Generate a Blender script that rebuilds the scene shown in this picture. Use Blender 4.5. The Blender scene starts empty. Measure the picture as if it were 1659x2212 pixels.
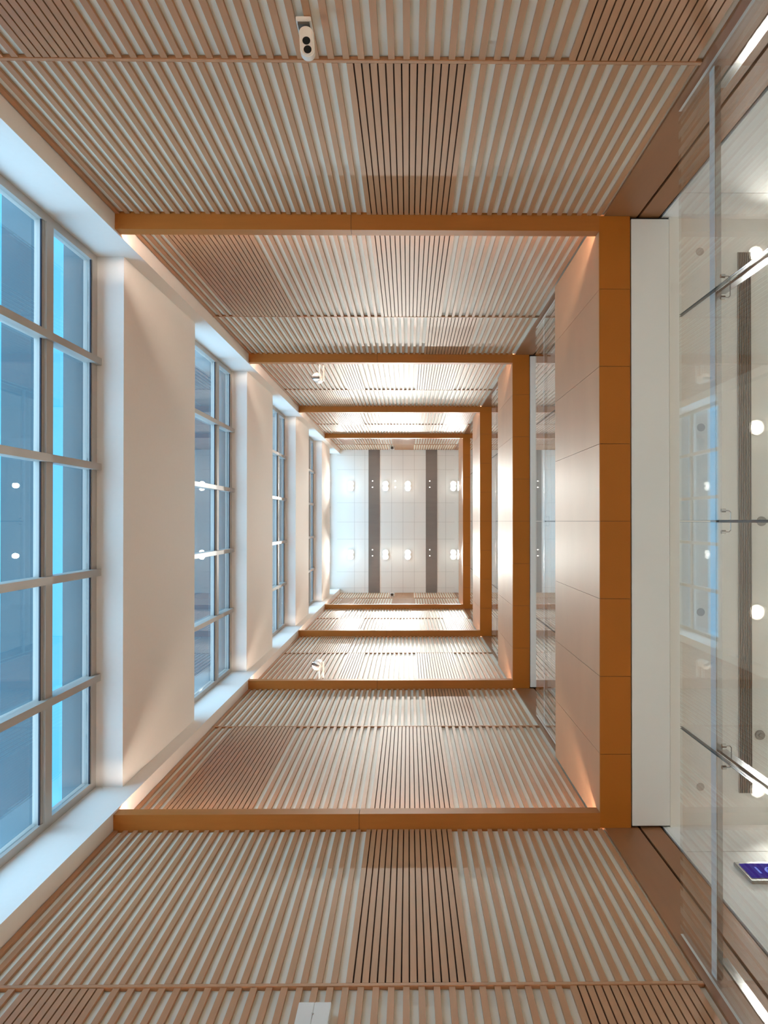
import bpy, bmesh, math, random
from mathutils import Matrix, Vector

# ---------------------------------------------------------------- camera, world, exposure
sc = bpy.context.scene
C = sc.collection
random.seed(7)
CAMZ = 1.5                      # lens height above the lobby floor; heights h below are measured from the lens
FPX, PX0, PY0 = 1661.0, 900.0, 1115.0
TX, TY = -0.0108, 0.0066        # slight lean of the phone
cam_data = bpy.data.cameras.new('camera')
cam = bpy.data.objects.new('camera', cam_data); C.objects.link(cam); sc.camera = cam
fw = Vector((-TX, -TY, 1.0)).normalized()
rt = Vector((1, 0, TX)); rt = (rt - fw * rt.dot(fw)).normalized()
dn = fw.cross(rt)
if dn.y < 0: dn = -dn
m = Matrix(((rt.x, -dn.x, -fw.x, 0), (rt.y, -dn.y, -fw.y, 0), (rt.z, -dn.z, -fw.z, CAMZ), (0, 0, 0, 1)))
cam.matrix_world = m
cam_data.sensor_fit = 'AUTO'; cam_data.sensor_width = 36
cam_data.lens = FPX / 2212 * 36
cam_data.shift_x = -(PX0 - 829.5) / 2212
cam_data.shift_y = (PY0 - 1106.0) / 2212
cam_data.clip_start = 0.02; cam_data.clip_end = 300

w = bpy.data.worlds.new('dusk_sky'); sc.world = w; w.use_nodes = True
nt = w.node_tree; nt.nodes.clear()
tc = nt.nodes.new('ShaderNodeTexCoord'); sx = nt.nodes.new('ShaderNodeSeparateXYZ')
mr = nt.nodes.new('ShaderNodeMapRange'); mr.inputs[1].default_value = 0.30; mr.inputs[2].default_value = 0.72
low = nt.nodes.new('ShaderNodeBackground'); low.inputs[0].default_value = (0.50, 0.88, 1.24, 1); low.inputs[1].default_value = 3.7   # horizon and below, made bright blue to light the window reveals
top = nt.nodes.new('ShaderNodeBackground'); top.inputs[0].default_value = (0.10, 0.56, 1.0, 1); top.inputs[1].default_value = 1.4   # clear zenith
mxw = nt.nodes.new('ShaderNodeMixShader'); ow = nt.nodes.new('ShaderNodeOutputWorld')
nt.links.new(tc.outputs['Generated'], sx.inputs[0]); nt.links.new(sx.outputs[2], mr.inputs[0])
nt.links.new(mr.outputs[0], mxw.inputs[0]); nt.links.new(low.outputs[0], mxw.inputs[1]); nt.links.new(top.outputs[0], mxw.inputs[2])
nt.links.new(mxw.outputs[0], ow.inputs[0])

vs = sc.view_settings
vs.view_transform = 'Standard'; vs.look = 'None'; vs.exposure = 0.15; vs.gamma = 1.0; vs.use_curve_mapping = False
cy = sc.cycles
cy.use_denoising = True
cy.max_bounces = 14; cy.diffuse_bounces = 7; cy.glossy_bounces = 6; cy.transparent_max_bounces = 24; cy.transmission_bounces = 8
cy.sample_clamp_indirect = 6.0; cy.caustics_reflective = False; cy.caustics_refractive = False
WARM = (1.0, 1.0, 0.93); WARM2 = (1.0, 0.74, 0.55)
P_TOP, P_LOBBY, P_GROUND_FILL, E_LED = 370, 33, 130, 80

# ---------------------------------------------------------------- helpers
def s2l(c): return tuple(((v / 255 + 0.055) / 1.055) ** 2.4 if v > 10 else v / 255 / 12.92 for v in c) + (1,)

def mat(name, rgb, rough=0.5, metal=0.0, spec=0.5, noise=None, bump=0.0, emit=None, lin=False):
    M = bpy.data.materials.new(name); M.use_nodes = True
    n = M.node_tree; b = n.nodes['Principled BSDF']
    col = rgb if lin else s2l(rgb)
    b.inputs['Base Color'].default_value = col
    b.inputs['Roughness'].default_value = rough; b.inputs['Metallic'].default_value = metal
    b.inputs['Specular IOR Level'].default_value = spec
    if emit:
        b.inputs['Emission Color'].default_value = tuple(emit[0]) + (1,); b.inputs['Emission Strength'].default_value = emit[1]
    if noise:
        sc_, amt, det = noise
        t = n.nodes.new('ShaderNodeTexCoord'); mp = n.nodes.new('ShaderNodeMapping'); mp.inputs['Scale'].default_value = sc_
        ns = n.nodes.new('ShaderNodeTexNoise'); ns.inputs['Scale'].default_value = 1; ns.inputs['Detail'].default_value = det
        ge = n.nodes.new('ShaderNodeNewGeometry')
        n.links.new(ge.outputs['Position'], mp.inputs[0]); n.links.new(mp.outputs[0], ns.inputs['Vector'])
        mx = n.nodes.new('ShaderNodeMix'); mx.data_type = 'RGBA'
        mx.inputs[6].default_value = tuple(v * (1 - amt) for v in col[:3]) + (1,)
        mx.inputs[7].default_value = tuple(min(1, v * (1 + amt)) for v in col[:3]) + (1,)
        n.links.new(ns.outputs[0], mx.inputs[0]); n.links.new(mx.outputs[2], b.inputs['Base Color'])
        if bump:
            bp = n.nodes.new('ShaderNodeBump'); bp.inputs['Strength'].default_value = bump; bp.inputs['Distance'].default_value = 0.002
            n.links.new(ns.outputs[0], bp.inputs['Height']); n.links.new(bp.outputs[0], b.inputs['Normal'])
    return M

def glass(name, tint, f0, rough=0.0):
    M = bpy.data.materials.new(name); M.use_nodes = True
    n = M.node_tree; n.nodes.clear()
    lw = n.nodes.new('ShaderNodeLayerWeight'); lw.inputs[0].default_value = 0.5
    pw = n.nodes.new('ShaderNodeMath'); pw.operation = 'POWER'; pw.inputs[1].default_value = 5.0
    ml = n.nodes.new('ShaderNodeMath'); ml.operation = 'MULTIPLY_ADD'; ml.inputs[1].default_value = 1 - f0; ml.inputs[2].default_value = f0
    tr = n.nodes.new('ShaderNodeBsdfTransparent'); tr.inputs[0].default_value = tint
    gl = n.nodes.new('ShaderNodeBsdfGlossy'); gl.inputs['Roughness'].default_value = rough; gl.inputs[0].default_value = (1, 1, 1, 1)
    mx = n.nodes.new('ShaderNodeMixShader'); o = n.nodes.new('ShaderNodeOutputMaterial')
    n.links.new(lw.outputs['Facing'], pw.inputs[0]); n.links.new(pw.outputs[0], ml.inputs[0]); n.links.new(ml.outputs[0], mx.inputs[0])
    n.links.new(tr.outputs[0], mx.inputs[1]); n.links.new(gl.outputs[0], mx.inputs[2]); n.links.new(mx.outputs[0], o.inputs[0])
    return M

M = {}
M['slat'] = mat('oak_slat', (182, 132, 92), 0.50, spec=0.5, noise=((60, 60, 6), 0.10, 3), bump=0.15)
M['oak'] = mat('oak_veneer', (168, 102, 42), 0.5, spec=0.2, noise=((5, 40, 40), 0.08, 4))
M['oak_panel'] = mat('oak_panel', (146, 96, 58), 0.45, noise=((30, 30, 3), 0.08, 4))
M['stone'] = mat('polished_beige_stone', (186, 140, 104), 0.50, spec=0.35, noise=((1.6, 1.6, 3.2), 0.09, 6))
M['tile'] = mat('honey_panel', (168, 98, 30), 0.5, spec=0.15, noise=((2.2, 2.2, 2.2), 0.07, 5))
M['joint'] = mat('dark_joint', (70, 40, 24), 0.8)
M['black'] = mat('black_gap', (10, 9, 10), 0.7)
M['backing'] = mat('white_backing', (240, 240, 226), 0.55)
M['plaster'] = mat('warm_white_plaster', (238, 233, 226), 0.8, noise=((30, 30, 30), 0.015, 2))
M['ceil'] = mat('white_ceiling', (236, 234, 226), 0.75)
M['bulk'] = mat('white_bulkhead', (228, 224, 215), 0.6)
M['band'] = mat('grey_ceiling_band', (112, 106, 100), 0.45, metal=0.3, noise=((1.5, 9, 2), 0.12, 4))
M['frame'] = mat('grey_window_frame', (182, 176, 168), 0.45, metal=0.1)
M['gasket'] = mat('dark_gasket', (20, 26, 48), 0.5)
M['fin'] = mat('sunshade_metal', (46, 78, 88), 0.5)
M['steel'] = mat('polished_steel', (190, 188, 184), 0.16, metal=1.0)
M['satin'] = mat('satin_steel', (120, 118, 116), 0.18, metal=1.0)
M['railface'] = mat('pale_satin_face', (225, 232, 234), 0.3)
M['white'] = mat('white_plastic', (235, 234, 228), 0.35)
M['lens'] = mat('black_lens', (6, 6, 10), 0.15)
M['dark'] = mat('dark_plastic', (40, 38, 38), 0.4)
M['floor'] = mat('pale_stone_floor', (206, 208, 206), 0.35, noise=((2, 2, 2), 0.05, 4))
M['grille'] = mat('grey_grille', (150, 145, 136), 0.5)
M['grille_back'] = mat('grille_back', (78, 74, 68), 0.7)
M['edge'] = mat('dark_glass_edge', (22, 34, 36), 0.2)
M['glass'] = glass('clear_glass', (0.955, 0.965, 0.96, 1), 0.045)
M['wglass'] = glass('window_glass', (0.975, 0.99, 0.99, 1), 0.05)
M['led'] = mat('led_strip', (255, 240, 220), emit=((1.0, 0.88, 0.75), E_LED))
M['lamp'] = mat('lamp_lens', (255, 250, 240), emit=((1.0, 0.99, 0.93), 55))
M['lamp2'] = mat('lobby_lamp_lens', (255, 250, 240), emit=((1.0, 0.90, 0.78), 25))
M['mini'] = mat('mini_bright_disc', (255, 250, 240), emit=((1.0, 0.93, 0.85), 3))
M['screen'] = mat('blue_screen', (0, 0, 40), 1.0, spec=0.0, emit=((0.0, 0.0, 0.20), 1.0))
M['screen_txt'] = mat('pale_blue_text', (20, 30, 60), 1.0, spec=0.0, emit=((0.16, 0.24, 0.80), 1.0))

class B:
    """collects shapes; h coordinates are heights above the lens"""
    def __init__(s): s.bm = bmesh.new()
    def box(s, x0, x1, y0, y1, h0, h1, bev=0):
        r = bmesh.ops.create_cube(s.bm, size=1)
        bmesh.ops.scale(s.bm, vec=(abs(x1 - x0), abs(y1 - y0), abs(h1 - h0)), verts=r['verts'])
        bmesh.ops.translate(s.bm, vec=((x0 + x1) / 2, (y0 + y1) / 2, (h0 + h1) / 2 + CAMZ), verts=r['verts'])
        if bev:
            es = {e for v in r['verts'] for e in v.link_edges}
            bmesh.ops.bevel(s.bm, geom=list(es), offset=bev, segments=2, affect='EDGES')
        return s
    def cyl(s, p0, p1, r0, r1=None, seg=24, cap=True):
        r1 = r0 if r1 is None else r1
        a, b = Vector(p0), Vector(p1); d = b - a
        r = bmesh.ops.create_cone(s.bm, cap_ends=cap, segments=seg, radius1=r0, radius2=r1, depth=d.length)
        q = Vector((0, 0, 1)).rotation_difference(d.normalized()).to_matrix().to_4x4()
        bmesh.ops.transform(s.bm, matrix=Matrix.Translation((a + b) / 2 + Vector((0, 0, CAMZ))) @ q, verts=r['verts'])
        return s
    def ball(s, c, r, sz=1.0):
        k = bmesh.ops.create_uvsphere(s.bm, u_segments=24, v_segments=14, radius=r)
        bmesh.ops.scale(s.bm, vec=(1, 1, sz), verts=k['verts'])
        bmesh.ops.translate(s.bm, vec=(c[0], c[1], c[2] + CAMZ), verts=k['verts'])
        return s
    def tube(s, pts, r, seg=10):
        for a, b in zip(pts, pts[1:]): s.cyl(a, b, r, seg=seg)
        for p in pts[1:-1]: s.ball(p, r)
        return s
    def make(s, name, m, parent=None, smooth=False):
        me = bpy.data.meshes.new(name); s.bm.normal_update()
        o = bpy.data.objects.new(name, me); C.objects.link(o)
        if parent is not None:
            o.parent = parent
            bmesh.ops.translate(s.bm, vec=-world_of(parent), verts=s.bm.verts[:])
        elif len(s.bm.verts):
            n = len(s.bm.verts); c = sum((v.co for v in s.bm.verts), Vector()) / n
            bmesh.ops.translate(s.bm, vec=-c, verts=s.bm.verts[:]); o.location = c
        s.bm.to_mesh(me); s.bm.free()
        me.materials.append(m)
        if smooth:
            for p in me.polygons: p.use_smooth = True
        return o

def world_of(o):
    v = Vector(o.location)
    while o.parent is not None: o = o.parent; v = v + o.location
    return v
def tag(o, label, cat, group=None):
    o['label'] = label; o['category'] = cat
    if group: o['group'] = group
    return o
def thing(name, loc, label, cat, group=None):
    o = bpy.data.objects.new(name, None); C.objects.link(o); o.empty_display_size = 0.1
    o.location = (loc[0], loc[1], loc[2] + CAMZ)
    return tag(o, label, cat, group)
def struct(o, label=None):
    o['kind'] = 'structure'
    if label: o['label'] = label
    return o
def dup(root, loc, label):
    r = root.copy(); C.objects.link(r); r.location = (loc[0], loc[1], loc[2] + CAMZ); r['label'] = label
    for ch in list(root.children):
        c = ch.copy(); C.objects.link(c); c.parent = r
        for g in ch.children:
            d = g.copy(); C.objects.link(d); d.parent = c
    return r

def spot(name, x, y, h, power, angle, blend, r, col=WARM, parent=None):
    l = bpy.data.lights.new(name, 'SPOT'); l.energy = power; l.spot_size = math.radians(angle); l.spot_blend = blend
    l.shadow_soft_size = r; l.color = col
    o = bpy.data.objects.new(name, l); C.objects.link(o)
    o.location = (x, y, h + CAMZ)
    if parent is not None:
        o.parent = parent; o.location = Vector((x, y, h + CAMZ)) - world_of(parent)
    return o
def area(name, x, y, h, sx_, sy_, power, col=WARM):
    l = bpy.data.lights.new(name, 'AREA'); l.shape = 'RECTANGLE'; l.size = sx_; l.size_y = sy_; l.energy = power; l.color = col
    o = bpy.data.objects.new(name, l); C.objects.link(o); o.location = (x, y, h + CAMZ)
    return o

# ---------------------------------------------------------------- key dimensions
ST = 4.2
HY = 2.004            # slat fronts at y = -HY and +HY
XL, XS, XP = -1.915, 1.285, 1.254
TOP = 21.6
FL = -1.5
LV = range(5)
UPD = {-1: 'upper', 1: 'lower'}
nth = ['ground', 'lowest visible', 'second', 'third', 'fourth']

# ---------------------------------------------------------------- structure
struct(B().box(-2.6, 5.6, -2.3, 2.3, FL - 0.2, FL).make('floor', M['floor']))
b = B(); b.box(-2.4, 1.6, -2.2, 2.2, TOP, TOP + 0.2)
struct(b.make('ceiling', M['ceil']), 'white ceiling with faint panel joints at the top of the shaft')
# fine panel joints of the top ceiling
b = B()
for x in (-1.51, -1.22, -0.47, -0.15, 0.17, 1.05): b.box(x - 0.004, x + 0.004, -HY, HY, TOP - 0.002, TOP + 0.01)
for y in (-1.85, -1.45, -0.52, 0.02, 0.5, 1.42, 1.87): b.box(-2.0, 1.3, y - 0.003, y + 0.003, TOP - 0.0015, TOP + 0.01)
M['cjoint'] = mat('ceiling_joint', (198, 193, 184), 0.8)
struct(b.make('trim_1', M['cjoint']), 'fine joints between the ceiling panels')
for s in (-1, 1):
    b = B(); ya, yb = sorted((s * (HY + 0.0165), s * (HY + 0.22)))
    ya, yb = sorted((s * (HY + 0.06), s * (HY + 0.24)))
    b.box(-2.0, 1.30, ya, yb, FL, TOP)
    struct(b.make('wall_back' if s < 0 else 'wall_front', M['backing']), 'white wall carrying the %s slat cladding' % UPD[s])
    # piers beside the windows
    b = B(); ya, yb = sorted((s * 1.893, s * 2.224))
    b.box(-2.29, XL, ya, yb, FL, TOP)
    struct(b.make('wall_left', M['plaster']), 'white pier beside the windows, %s side' % UPD[s])
    # timber boards and white wall towards the landings
    b = B(); ya, yb = sorted((s * HY, s * (HY + 0.2)))
    ga, gb = sorted((s * (HY + 0.02), s * (HY + 0.21)))
    struct(B().box(XS, 1.505, ya, yb, FL, TOP).make('trim_2', M['oak_panel']), 'wide oak board at the end of the %s slat wall' % UPD[s])
    struct(B().box(1.522, 1.652, ya, yb, FL, TOP).make('trim_3', M['oak_panel']), 'narrow oak board at the end of the %s slat wall' % UPD[s])
    struct(B().box(1.30, 1.70, ga, gb, FL, TOP).make('trim_4', M['black']), 'black shadow gaps beside the oak boards, %s side' % UPD[s])
    struct(B().box(1.672, 1.69, ya, yb, FL, TOP).make('trim_5', M['bulk']), 'white edge strip of the %s landing wall' % UPD[s])
    # side wall of the landings in storey-high boards, joint at h = 4.66
    b = B(); hs = [FL] + [4.66 + ST * k - ST for k in LV] + [17.46 + 0, TOP]
    hs = sorted(set([FL, 0.46, 4.66, 8.86, 13.06, 17.26, TOP]))
    for a_, c_ in zip(hs, hs[1:]): b.box(1.69, 5.5, ya, yb, a_ + 0.004, c_ - 0.004)
    struct(b.make('wall_right', M['plaster']), 'white %s side wall of the landings' % UPD[s])
    struct(B().box(1.70, 5.5, *sorted((s * (HY + 0.01), s * (HY + 0.19))), FL, TOP).make('trim_6', M['grille_back']), 'dark joint in the %s landing wall' % UPD[s])
struct(B().box(5.5, 5.7, -2.2, 2.2, FL, TOP).make('wall_right', M['plaster']), 'far white wall of the landings')
# spandrels of the window wall
for k in range(0, 6):
    h0 = 5.515 + ST * (k - 1); h1 = 7.35 + ST * (k - 1)
    if k == 0: h0 = FL
    struct(B().box(-2.30, -2.036, -1.893, 1.893, h0, h1).make('wall_left', M['plaster']),
           'cream spandrel wall below the %s window' % ['first', 'second', 'third', 'fourth', 'fifth', 'topmost'][k]) if h0 < TOP and h1 < TOP else None

# landings: floor slab with ceiling, level k
for k in range(5):
    z = ST * k
    struct(B().box(1.456, 5.5, -HY, HY, 0.86 + z, 2.22 + z).make('ceiling', M['ceil']), 'landing slab with white ceiling')
    struct(B().box(1.456, 5.5, -HY, HY, 2.22 + z, 2.25 + z).make('floor', M['floor']), 'stone floor of a landing')
struct(B().box(1.45, 5.5, -HY, HY, TOP - 0.02, TOP + 0.2).make('ceiling', M['ceil']), 'white ceiling of the top landing')

# ---------------------------------------------------------------- windows
FX = -2.225
MUL = (-1.139, -0.388, 0.364, 1.112)
for k in range(5):
    z = ST * k
    s0, s1 = 3.15 + z, min(5.515 + z, TOP)
    root = struct(bpy.data.objects.new('window_%d' % (k + 1), None), 'tall five-bay window, number %d from the bottom' % (k + 1)); C.objects.link(root)
    root.location = (FX, 0, s0 + CAMZ)
    b = B()
    b.box(-2.29, FX, -1.893, 1.893, s0, s0 + 0.09)
    b.box(-2.29, FX, -1.893, 1.893, s1 - 0.085, s1)
    for s in (-1, 1): b.box(-2.29, FX, s * 1.84, s * 1.893, s0 + 0.09, s1 - 0.085)
    b.make('window_frame', M['frame'], root)
    g = B()
    for (a_, c_) in ((s0 + 0.09, 4.70 + z), (4.84 + z, s1 - 0.085)):
        if c_ > s1: continue
        g.box(-2.266, -2.244, -1.84, 1.84, a_, a_ + 0.01).box(-2.240, -2.232, -1.84, 1.84, c_ - 0.012, c_)
    g.make('gasket', M['gasket'], root)
    if 4.84 + z < s1:
        b = B().box(-2.28, -2.232, -1.84, 1.84, 4.70 + z, 4.84 + z).box(-2.234, -2.215, -1.84, 1.84, 4.725 + z, 4.815 + z)
        b.make('transom', M['frame'], root)
    for y in MUL:
        b = B().box(-2.28, -2.192, y - 0.024, y + 0.024, s0, s1)
        b.make('mullion', M['frame'], root)
    b = B()
    ys = [-1.84] + list(MUL) + [1.84]
    for ya, yb in zip(ys, ys[1:]):
        b.box(-2.262, -2.250, ya + (0.02 if ya > -1.8 else 0), yb - (0.02 if yb < 1.8 else 0), s0 + 0.09, s1 - 0.085)
    b.make('window_pane', M['wglass'], root)
    # external sunshades
    struct(B().box(-2.52, -2.30, -3.6, 3.6, 4.78 + z, 4.82 + z).make('trim_7', M['fin']), 'outside sunshade at transom height') if 4.9 + z < TOP else None
    struct(B().box(-2.455, -2.30, -3.6, 3.6, 5.49 + z, 5.53 + z).make('trim_8', M['fin']), 'outside sunshade above the window') if 5.6 + z < TOP else None

# ---------------------------------------------------------------- slat panels
SW, PD, PS = 0.028, 0.035, 0.0655
DENSE = {'A': [(-1.67, -1.34), (.719, 1.23)], 'B': [(-.268, .272)], 'C': [(-1.70, -1.13), (-.28, .285)], 'D': [(.158, .68)],
         'E': [(-.94, -.67), (.10, .65)], 'F': [(-1.52, -.965)], 'G': [(-1.48, -.94), (.70, 1.21)], 'H': [(-1.69, -1.42), (.10, .45)],
         'I': [(-1.70, -1.40), (-.39, .14)], 'J': [(-.39, .14)]}
secs = []
secs.append((FL, 0.80, 'B'))
for k in range(5):
    z = ST * k
    secs.append((0.93 + z, 3.328 + z, 'ACEGI'[k]))
    secs.append((3.352 + z, min(5.02 + z, TOP), 'BDFHJ'[k]))
where = {'B0': 'behind the ground-floor beam'}
desc = ['close above the floor, out of the near frame']
def slat_label(i, s):
    side = 'upper' if s < 0 else 'lower'
    if i == 0: return 'oak slat panel at floor level of the %s slatted wall' % side
    lev = (i - 1) // 2
    half = (i - 1) % 2
    names = ['nearest', 'second nearest', 'third nearest', 'fourth nearest', 'farthest']
    return 'oak slat panel %s the %s rail of the %s slatted wall' % ('before' if half == 0 else 'beyond', names[lev], side)
for s in (-1, 1):
    for i, (h0, h1, key) in enumerate(secs):
        t = thing('slatted_cladding', (0, s * HY, h0), slat_label(i, s), 'slat wall', 'oak slat panels of the %s wall' % UPD[s])
        b = B(); x = XL + 0.006; runs = []
        while x + SW < XS - 0.004:
            dx = PD if any(a_ - 0.03 <= x < c_ - 0.02 for a_, c_ in DENSE[key]) else PS
            ya, yb = sorted((s * HY, s * (HY + 0.016)))
            b.box(x, x + SW, ya, yb, h0 + 0.003, h1 - 0.003)
            if dx == PD:
                if runs and abs(runs[-1][1] - x) < 0.05: runs[-1][1] = x + PD
                else: runs.append([x, x + PD])
            x += dx
        b.make('slats', M['slat'], t)
        B().box(XL - 0.03, XS + 0.014, *sorted((s * (HY + 0.0165), s * (HY + 0.036))), h0, h1 + 0.02).make('backing_board', M['backing'], t)
        if dx:
            ya, yb = sorted((s * (HY + 0.0125), s * (HY + 0.0165)))
            for a_, c_ in runs: B().box(a_ + 0.01, c_ + 0.01, ya, yb, h0 + 0.004, h1 - 0.004).make('dark_gap_strip', M['joint'], t)  # dark strips set behind the narrow gaps of the dense runs
    for k in range(5):
        z = ST * k
        ya, yb = sorted((s * (HY - 0.002), s * (HY + 0.016)))
        o = B().box(XL + 0.002, XS - 0.002, ya, yb, 3.328 + z, 3.352 + z, 0.002).make('slat_rail', M['slat'])
        tag(o, 'thin oak rail across the %s slatted wall, %s of the five' % (UPD[s], ['nearest', 'second nearest', 'middle', 'second farthest', 'farthest'][k]), 'rail', 'thin rails between slat panels')

# ---------------------------------------------------------------- cove beams with LED strips
beam_names = ['at ground level, out of the near view', 'largest and nearest', 'second nearest', 'third nearest', 'farthest']
for k in range(5):
    z = ST * k
    for s in (-1, 1):
        t = thing('cove_beam', (0, s * 1.95, 0.82 + z), 'oak cove beam with glowing edge on the %s wall, %s' % (UPD[s], beam_names[k]), 'beam', 'oak cove beams on the slatted walls')
        jx = -0.375 if s < 0 else (-0.32 if k == 1 else -0.375)
        b = B()
        for xa, xb in ((XL + 0.002, jx - 0.0015), (jx + 0.0015, XP - 0.001)):
            b.box(xa, xb, *sorted((s * 1.905, s * 2.026)), 0.82 + z, 0.836 + z)
            b.box(xa, xb, *sorted((s * 1.905, s * 1.921)), 0.836 + z, 0.918 + z)
        b.make('beam_casing', M['oak'], t)
        B().box(jx - 0.01, jx + 0.01, *sorted((s * 1.909, s * 2.02)), 0.824 + z, 0.834 + z).box(jx - 0.01, jx + 0.01, *sorted((s * 1.909, s * 1.919)), 0.834 + z, 0.91 + z).make('joint_strip', M['joint'], t)
        B().box(XL + 0.03, XP - 0.03, *sorted((s * 1.945, s * 1.965)), 0.838 + z, 0.848 + z).make('led_strip', M['led'], t)

# ---------------------------------------------------------------- parapets of the landings (tiled)
for k in range(5):
    z = ST * k
    t = thing('parapet', (XP, 0, 0.82 + z), 'honey-coloured panelled parapet of the landing, %s' % beam_names[k], 'parapet', 'panelled landing parapets')
    b = B(); J = 0.5075
    ys = [-HY] + [n * J for n in range(-3, 4)] + [HY]
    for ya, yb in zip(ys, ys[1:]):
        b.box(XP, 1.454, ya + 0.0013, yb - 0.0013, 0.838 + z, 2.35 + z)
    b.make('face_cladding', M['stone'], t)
    b = B()
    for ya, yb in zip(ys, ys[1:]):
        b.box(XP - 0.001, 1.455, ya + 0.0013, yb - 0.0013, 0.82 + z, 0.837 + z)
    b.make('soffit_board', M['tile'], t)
    B().box(XP + 0.004, 1.450, -HY, HY, 0.824 + z, 2.346 + z).make('core', M['joint'], t)
    # shadow gap and white bulkhead panel below the landing ceiling
    struct(B().box(1.450, 1.735, -HY, HY, 0.853 + z, 0.862 + z).make('trim_9', M['black']), 'black shadow gap around the bulkhead')
    o = B().box(1.463, 1.712, -1.985, 1.990, 0.82 + z, 0.856 + z, 0.002).make('bulkhead_panel', M['bulk'])
    tag(o, 'long white bulkhead panel beside the parapet, %s' % beam_names[k], 'ceiling panel', 'white bulkhead panels')
    struct(B().box(1.718, 1.78, -HY, HY, 0.835 + z, 0.862 + z).make('trim_10', M['bulk']), 'white strip beside the bulkhead')

# ---------------------------------------------------------------- glass balustrades
def balustrade(k):
    z = ST * k
    t = thing('glass_balustrade', (1.32, 0, 2.35 + z), 'frameless glass balustrade with steel handrail on the landing, %s' % ['nearest to the camera', 'second nearest', 'third nearest', 'fourth nearest', 'farthest'][k], 'balustrade', 'glass balustrades of the landings')
    Y = [-1.998, -0.997, 0.0, 0.997, 1.998]
    for ya, yb in zip(Y, Y[1:]):
        p = B().box(1.315, 1.327, ya + 0.004, yb - 0.004, 2.35 + z, 3.715 + z).make('glass_panel', M['glass'], t)
        for yy in (ya + 0.004, yb - 0.004):
            B().box(1.3152, 1.3268, yy - 0.0006, yy + 0.0006, 2.351 + z, 3.714 + z).make('polished_edge', M['edge'] if abs(yy) < 1.5 else M['bulk'], p)
    B().box(1.3385, 1.365, -1.99, 1.99, 3.33 + z, 3.385 + z, 0.002).make('handrail', M['steel'], t)
    B().box(1.3355, 1.3382, -1.99, 1.99, 3.331 + z, 3.385 + z).make('rail_face', M['railface'], t)
    for y in (-1.90, -0.997, 0.0, 0.997, 1.90):
        p = B().box(1.345, 1.385, y - 0.006, y + 0.006, 2.35 + z, 3.335 + z, 0.0015).make('post', M['satin'], t)
        if abs(y) < 1.5:
            q = B()
            pts = [(1.345, y - 0.046, 3.25 + z), (1.362, y - 0.046, 3.25 + z), (1.369, y - 0.038, 3.25 + z), (1.369, y + 0.038, 3.25 + z), (1.362, y + 0.046, 3.25 + z), (1.345, y + 0.046, 3.25 + z)]
            q.tube(pts, 0.0025, 8)
            q.cyl((1.328, y - 0.046, 3.25 + z), (1.346, y - 0.046, 3.25 + z), 0.0085)
            q.cyl((1.328, y + 0.046, 3.25 + z), (1.346, y + 0.046, 3.25 + z), 0.0085)
            q.make('bracket', M['steel'], p, smooth=False)
for k in range(5):
    if 3.8 + ST * k < TOP: balustrade(k)

# ---------------------------------------------------------------- top ceiling bands and lamps
for x0, x1, w_ in ((-1.118, -0.802, 'left'), (0.49, 0.81, 'right')):
    o = B().box(x0, x1, -HY, HY, TOP - 0.012, TOP + 0.05).make('ceiling_strip', M['band'])
    tag(o, 'dark grey metal strip across the top ceiling, the %s one of the two' % w_, 'ceiling strip', 'grey ceiling strips')
names = [('far left', 0), ('left of centre', 1), ('right of centre', 2), ('far right', 3)]
TX_ = (-1.61, -0.637, -0.013, 1.262)
proto = None
for y, row in ((-0.988, 'upper'), (0.936, 'lower')):
    for (nm, i), x in zip(names, TX_):
        lab = 'bright downlight in the top ceiling, %s row, %s' % (row, nm)
        if proto is None:
            proto = thing('downlight', (x, y, TOP), lab, 'ceiling light', 'bright downlights in the top ceiling')
            b = B()
            for dy in (-0.062, 0.062): b.cyl((x, y + dy, TOP - 0.03), (x, y + dy, TOP + 0.02), 0.082, 0.088, seg=32)
            b.make('housing', M['white'], proto)
            b = B()
            for dy in (-0.062, 0.062): b.ball((x, y + dy, TOP - 0.034), 0.066, 0.35)
            b.make('lamp_lens', M['lamp'], proto, smooth=True)
        else:
            dup(proto, (x, y, TOP), lab)
        spot('downlight_beam', x, y, TOP - 0.12, P_TOP, 44, 0.55, 0.05, WARM)
mini = None  # tiny bright emissive discs on the ceiling, set in pairs
for x in (-1.005, -0.365, 0.60):
    for y in (-1.13, -0.955, 0.80, 0.97):
        lab = 'tiny bright disc on the top ceiling, %s column, %s' % ({-1.005: 'left', -0.365: 'middle', 0.60: 'right'}[x], {-1.13: 'topmost', -0.955: 'second', 0.80: 'third', 0.97: 'bottom'}[y])
        if x == -0.365 and y > 0: continue
        if mini is None:
            mini = B().cyl((x, y, TOP - 0.02), (x, y, TOP - 0.008), 0.016).make('small_bright_disc', M['mini'])
            tag(mini, lab, 'lamp', 'tiny bright ceiling discs'); off = mini.location - Vector((x, y, TOP + CAMZ))
        else:
            c = mini.copy(); C.objects.link(c); c.location = Vector((x, y, TOP + CAMZ)) + off; c['label'] = lab

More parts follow.
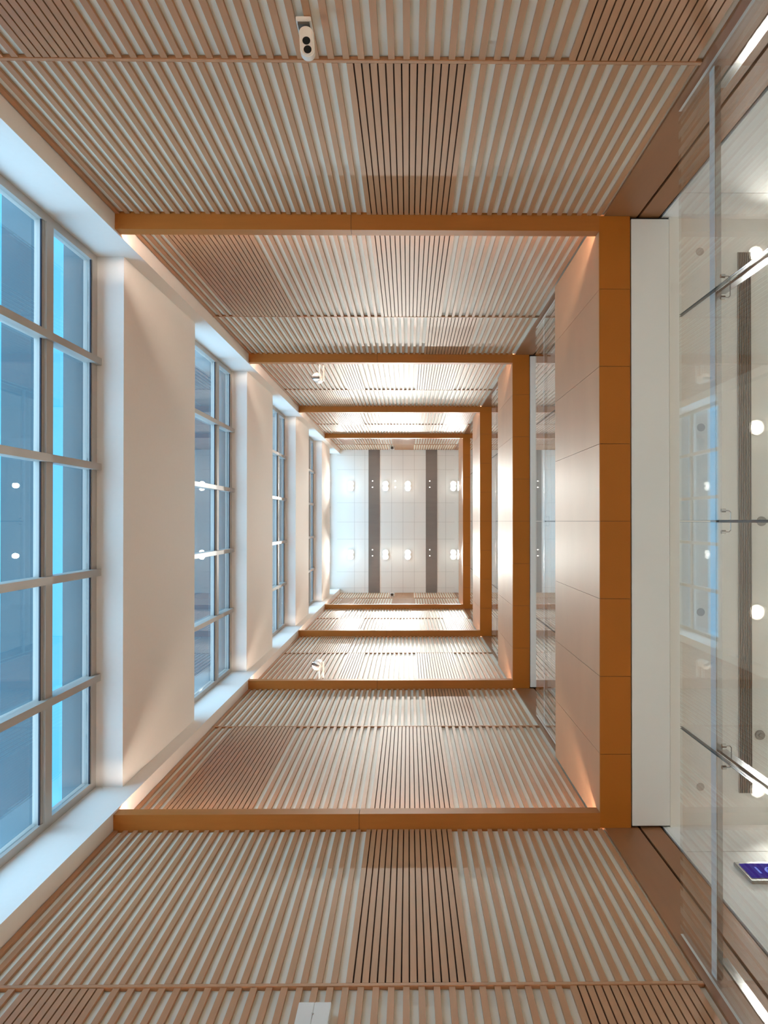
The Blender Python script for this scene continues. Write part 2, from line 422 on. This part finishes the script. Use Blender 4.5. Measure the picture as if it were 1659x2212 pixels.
# ---------------------------------------------------------------- landing ceilings: lamps, grille, sensor covers
lp = None
lv = ['unseen ground-floor ceiling, added as fill', 'nearest landing ceiling', 'second landing ceiling', 'third landing ceiling', 'fourth landing ceiling']
for k in range(5):
    z = ST * k + 0.86
    for x in (2.30, 4.1):
        for y, pos in ((-1.77, 'top'), (-0.62, 'second from top'), (0.60, 'third from top'), (1.77, 'bottom')):
            if (x > 3 or k != 1) and abs(y) > 1: continue
            lab = 'round downlight in the %s, %s of its %s row' % (lv[k], pos, 'near' if x < 3 else 'far')
            if lp is None:
                lp = thing('landing_downlight', (x, y, z), lab, 'ceiling light', 'landing downlights')
                B().cyl((x, y, z - 0.008), (x, y, z + 0.01), 0.052, 0.052, seg=32).make('trim_ring', M['white'], lp)
                B().ball((x, y, z - 0.008), 0.036, 0.5).make('lamp_lens', M['lamp2'], lp, smooth=True)
            else:
                dup(lp, (x, y, z), lab)
            P = (1.0 if abs(y) < 1 else 0.25) * P_GROUND_FILL if k == 0 else ((1.0 if abs(y) < 1 else 0.25) * P_LOBBY if k == 1 else P_LOBBY * 0.55)
            spot('landing_beam', x, y, z - 0.05, P * 3, 100, 0.9, 0.04, (0.98, 1.0, 0.95))
# the ground-floor lamps above are unseen, added as fill bounced off the floor
z1 = 0.86 + ST
g = thing('linear_grille', (2.222, 0, z1), 'long dark ribbed air grille in the nearest landing ceiling', 'air grille')
B().box(2.18, 2.265, -1.78, 1.79, z1 - 0.004, z1 + 0.005).make('backing_plate', M['grille_back'], g)
b = B()
for i in range(8):
    x = 2.182 + i * 0.0116
    b.box(x - 0.0022, x + 0.0022, -1.78, 1.79, z1 - 0.012, z1 - 0.004)
b.make('ribs', M['grille'], g)
sp = None
for x, y, lab in ((1.93, -1.785, 'top'), (1.935, -0.62, 'second from top'), (1.93, 0.60, 'third from top'), (1.925, 1.75, 'bottom')):
    lab = 'small round grey cover in the nearest landing ceiling, %s of four' % lab
    if sp is None:
        sp = B().cyl((x, y, z1 - 0.004), (x, y, z1 + 0.01), 0.026, seg=32).make('ceiling_sensor', M['frame']); tag(sp, lab, 'sensor cover', 'round covers in the landing ceiling')
        off2 = sp.location - Vector((x, y, 0))
    else:
        c = sp.copy(); C.objects.link(c); c.location = Vector((x, y, 0)) + off2; c['label'] = lab
for x, y, lab in ((2.335, 0.0, 'small round sprinkler cover right of the middle glass joint'), (2.32, 1.41, 'small round sprinkler cover right of the lower end of the grille')):
    o = B().cyl((x, y, z1 - 0.012), (x, y, z1 + 0.01), 0.03, 0.034, seg=32).cyl((x, y, z1 - 0.02), (x, y, z1 - 0.012), 0.014).make('sprinkler_cover', M['grille'])
    tag(o, lab, 'sprinkler cover', 'sprinkler covers')

# ---------------------------------------------------------------- wall devices
# twin-lens beam detector on the upper wall
t = thing('beam_detector', (-0.42, -1.96, 3.05), 'white twin-lens detector fixed near the top edge, on the upper slats', 'detector')
B().box(-0.447, -0.387, -2.003, -1.985, 3.04, 3.145, 0.002).make('wall_plate', M['white'], t)
B().box(-0.440, -0.394, -1.986, -1.975, 3.047, 3.14).make('gasket', M['grille_back'], t)
b = B()
bm = b.bm
L0, L1, R = -1.945, -1.878, 0.0285
ring = []
for i in range(40):
    a = 2 * math.pi * i / 40
    yy = (L0 if math.sin(a) < 0 else L1) + R * math.sin(a)
    sl = 0.12 * (yy + 1.95)
    ring.append((-0.408 + R * math.cos(a) - sl * -0.6, yy))
lo = [bm.verts.new((x, y, 3.05 + CAMZ)) for x, y in ring]
hi = [bm.verts.new((x, y, 3.085 + CAMZ)) for x, y in ring]
bm.faces.new(lo); bm.faces.new(hi[::-1])
for i in range(40): bm.faces.new((lo[i], hi[i], hi[(i + 1) % 40], lo[(i + 1) % 40]))
bmesh.ops.recalc_face_normals(bm, faces=bm.faces[:])
es = [e for e in bm.edges if e.verts[0] in lo and e.verts[1] in lo]
bmesh.ops.bevel(bm, geom=es, offset=0.006, segments=3, affect='EDGES')
b.make('detector_body', M['white'], t)
for cx, cyy in ((-0.4055, -1.9105), (-0.4005, -1.8755)):
    B().cyl((cx, cyy, 3.047), (cx, cyy, 3.055), 0.0155, seg=32).make('lens', M['lens'], t)
# white box on the lower wall
t = thing('reflector_box', (-0.38, 1.985, 3.0), 'flat white box with a centre seam at the bottom edge, on the lower slats', 'wall box')
B().box(-0.447, -0.383, 1.968, 2.003, 2.82, 3.165, 0.0015).box(-0.3815, -0.315, 1.968, 2.003, 2.82, 3.165, 0.0015).make('cover', M['white'], t)
B().box(-0.384, -0.380, 1.97, 2.002, 2.821, 3.163).cyl((-0.382, 1.966, 3.09), (-0.382, 1.970, 3.09), 0.004).make('seam', M['frame'], t)
# small devices high up
for s, lab in ((-1, 'tiny white detector high on the upper wall near the ceiling'), (1, 'tiny white detector high on the lower wall near the ceiling')):
    t = thing('small_detector', (-0.43, s * 1.98, 20.6), lab, 'detector')
    B().box(-0.50, -0.37, *sorted((s * 1.93, s * 2.0045)), 20.55, 20.72, 0.006).make('cover', M['white'], t)
    B().box(-0.47, -0.40, *sorted((s * 1.925, s * 1.99)), 20.53, 20.552).make('lens', M['lens'], t)
# swivelling camera heads on twin arms
for s, slot in ((-1, -0.02), (1, 0.45)):
    X0, Y0, H0 = -1.165, s * 1.835, 9.80
    t = thing('swivel_camera', (X0, Y0, H0), 'round white camera head on twin arms near the second beam, %s wall' % UPD[s], 'camera', 'round camera heads on arms')
    b = B().ball((X0, Y0, H0), 0.062).cyl((X0, Y0, H0 + 0.0), (X0 + 0.01, Y0, H0 + 0.16), 0.060, 0.052, seg=32)
    b.ball((X0 + 0.01, Y0, H0 + 0.16), 0.052, 0.7)
    b.make('camera_head', M['white'], t, smooth=True)
    B().cyl((X0 + 0.03, s * 1.80, H0 + 0.03), (X0 + 0.03, s * 2.0045, H0 + 0.03), 0.009).cyl((X0 + 0.075, s * 1.80, H0 + 0.09), (X0 + 0.075, s * 2.0045, H0 + 0.09), 0.012).make('arm', M['white'], t)
    ca, sa = math.cos(slot), math.sin(slot)
    b = B().box(-0.060, 0.040, -0.016, 0.014, -0.067, -0.040)
    bmesh.ops.translate(b.bm, vec=(0, 0, -CAMZ), verts=b.bm.verts[:])
    bmesh.ops.rotate(b.bm, matrix=Matrix.Rotation(slot, 3, 'Z'), verts=b.bm.verts[:], cent=(0, 0, 0))
    bmesh.ops.translate(b.bm, vec=(X0, Y0 - 0.012 * s, H0 + CAMZ), verts=b.bm.verts[:])
    b.make('camera_slot', M['lens'], t)
    B().box(X0 - 0.075, X0 - 0.05, Y0 - 0.015, Y0 + 0.012, H0 - 0.02, H0 + 0.02, 0.003).make('hinge', M['dark'], t)

# blue level display on the landing wall
t = thing('wall_display', (2.1, 1.98, 4.35), 'lit blue number display in a grey frame on the lower landing wall', 'display')
B().box(1.895, 2.36, 1.984, HY - 0.0005, 4.235, 4.475, 0.003).make('display_frame', M['grille'], t)
B().box(1.912, 2.34, 1.980, 1.9845, 4.268, 4.440).make('screen', M['screen'], t)
cu = bpy.data.curves.new('digits', 'FONT'); cu.body = '16:3'; cu.size = 0.115; cu.extrude = 0.0006; cu.space_character = 1.05
to = bpy.data.objects.new('digits_curve', cu); C.objects.link(to)
dg = bpy.context.evaluated_depsgraph_get(); me = bpy.data.meshes.new_from_object(to.evaluated_get(dg))
bpy.data.objects.remove(to)
o = bpy.data.objects.new('digits', me); C.objects.link(o); me.materials.clear(); me.materials.append(M['screen_txt'])
o.parent = t; o.rotation_euler = (math.radians(90), 0, 0)
o.location = Vector((1.955, 1.9792, 4.315 + CAMZ)) - Vector(t.location)
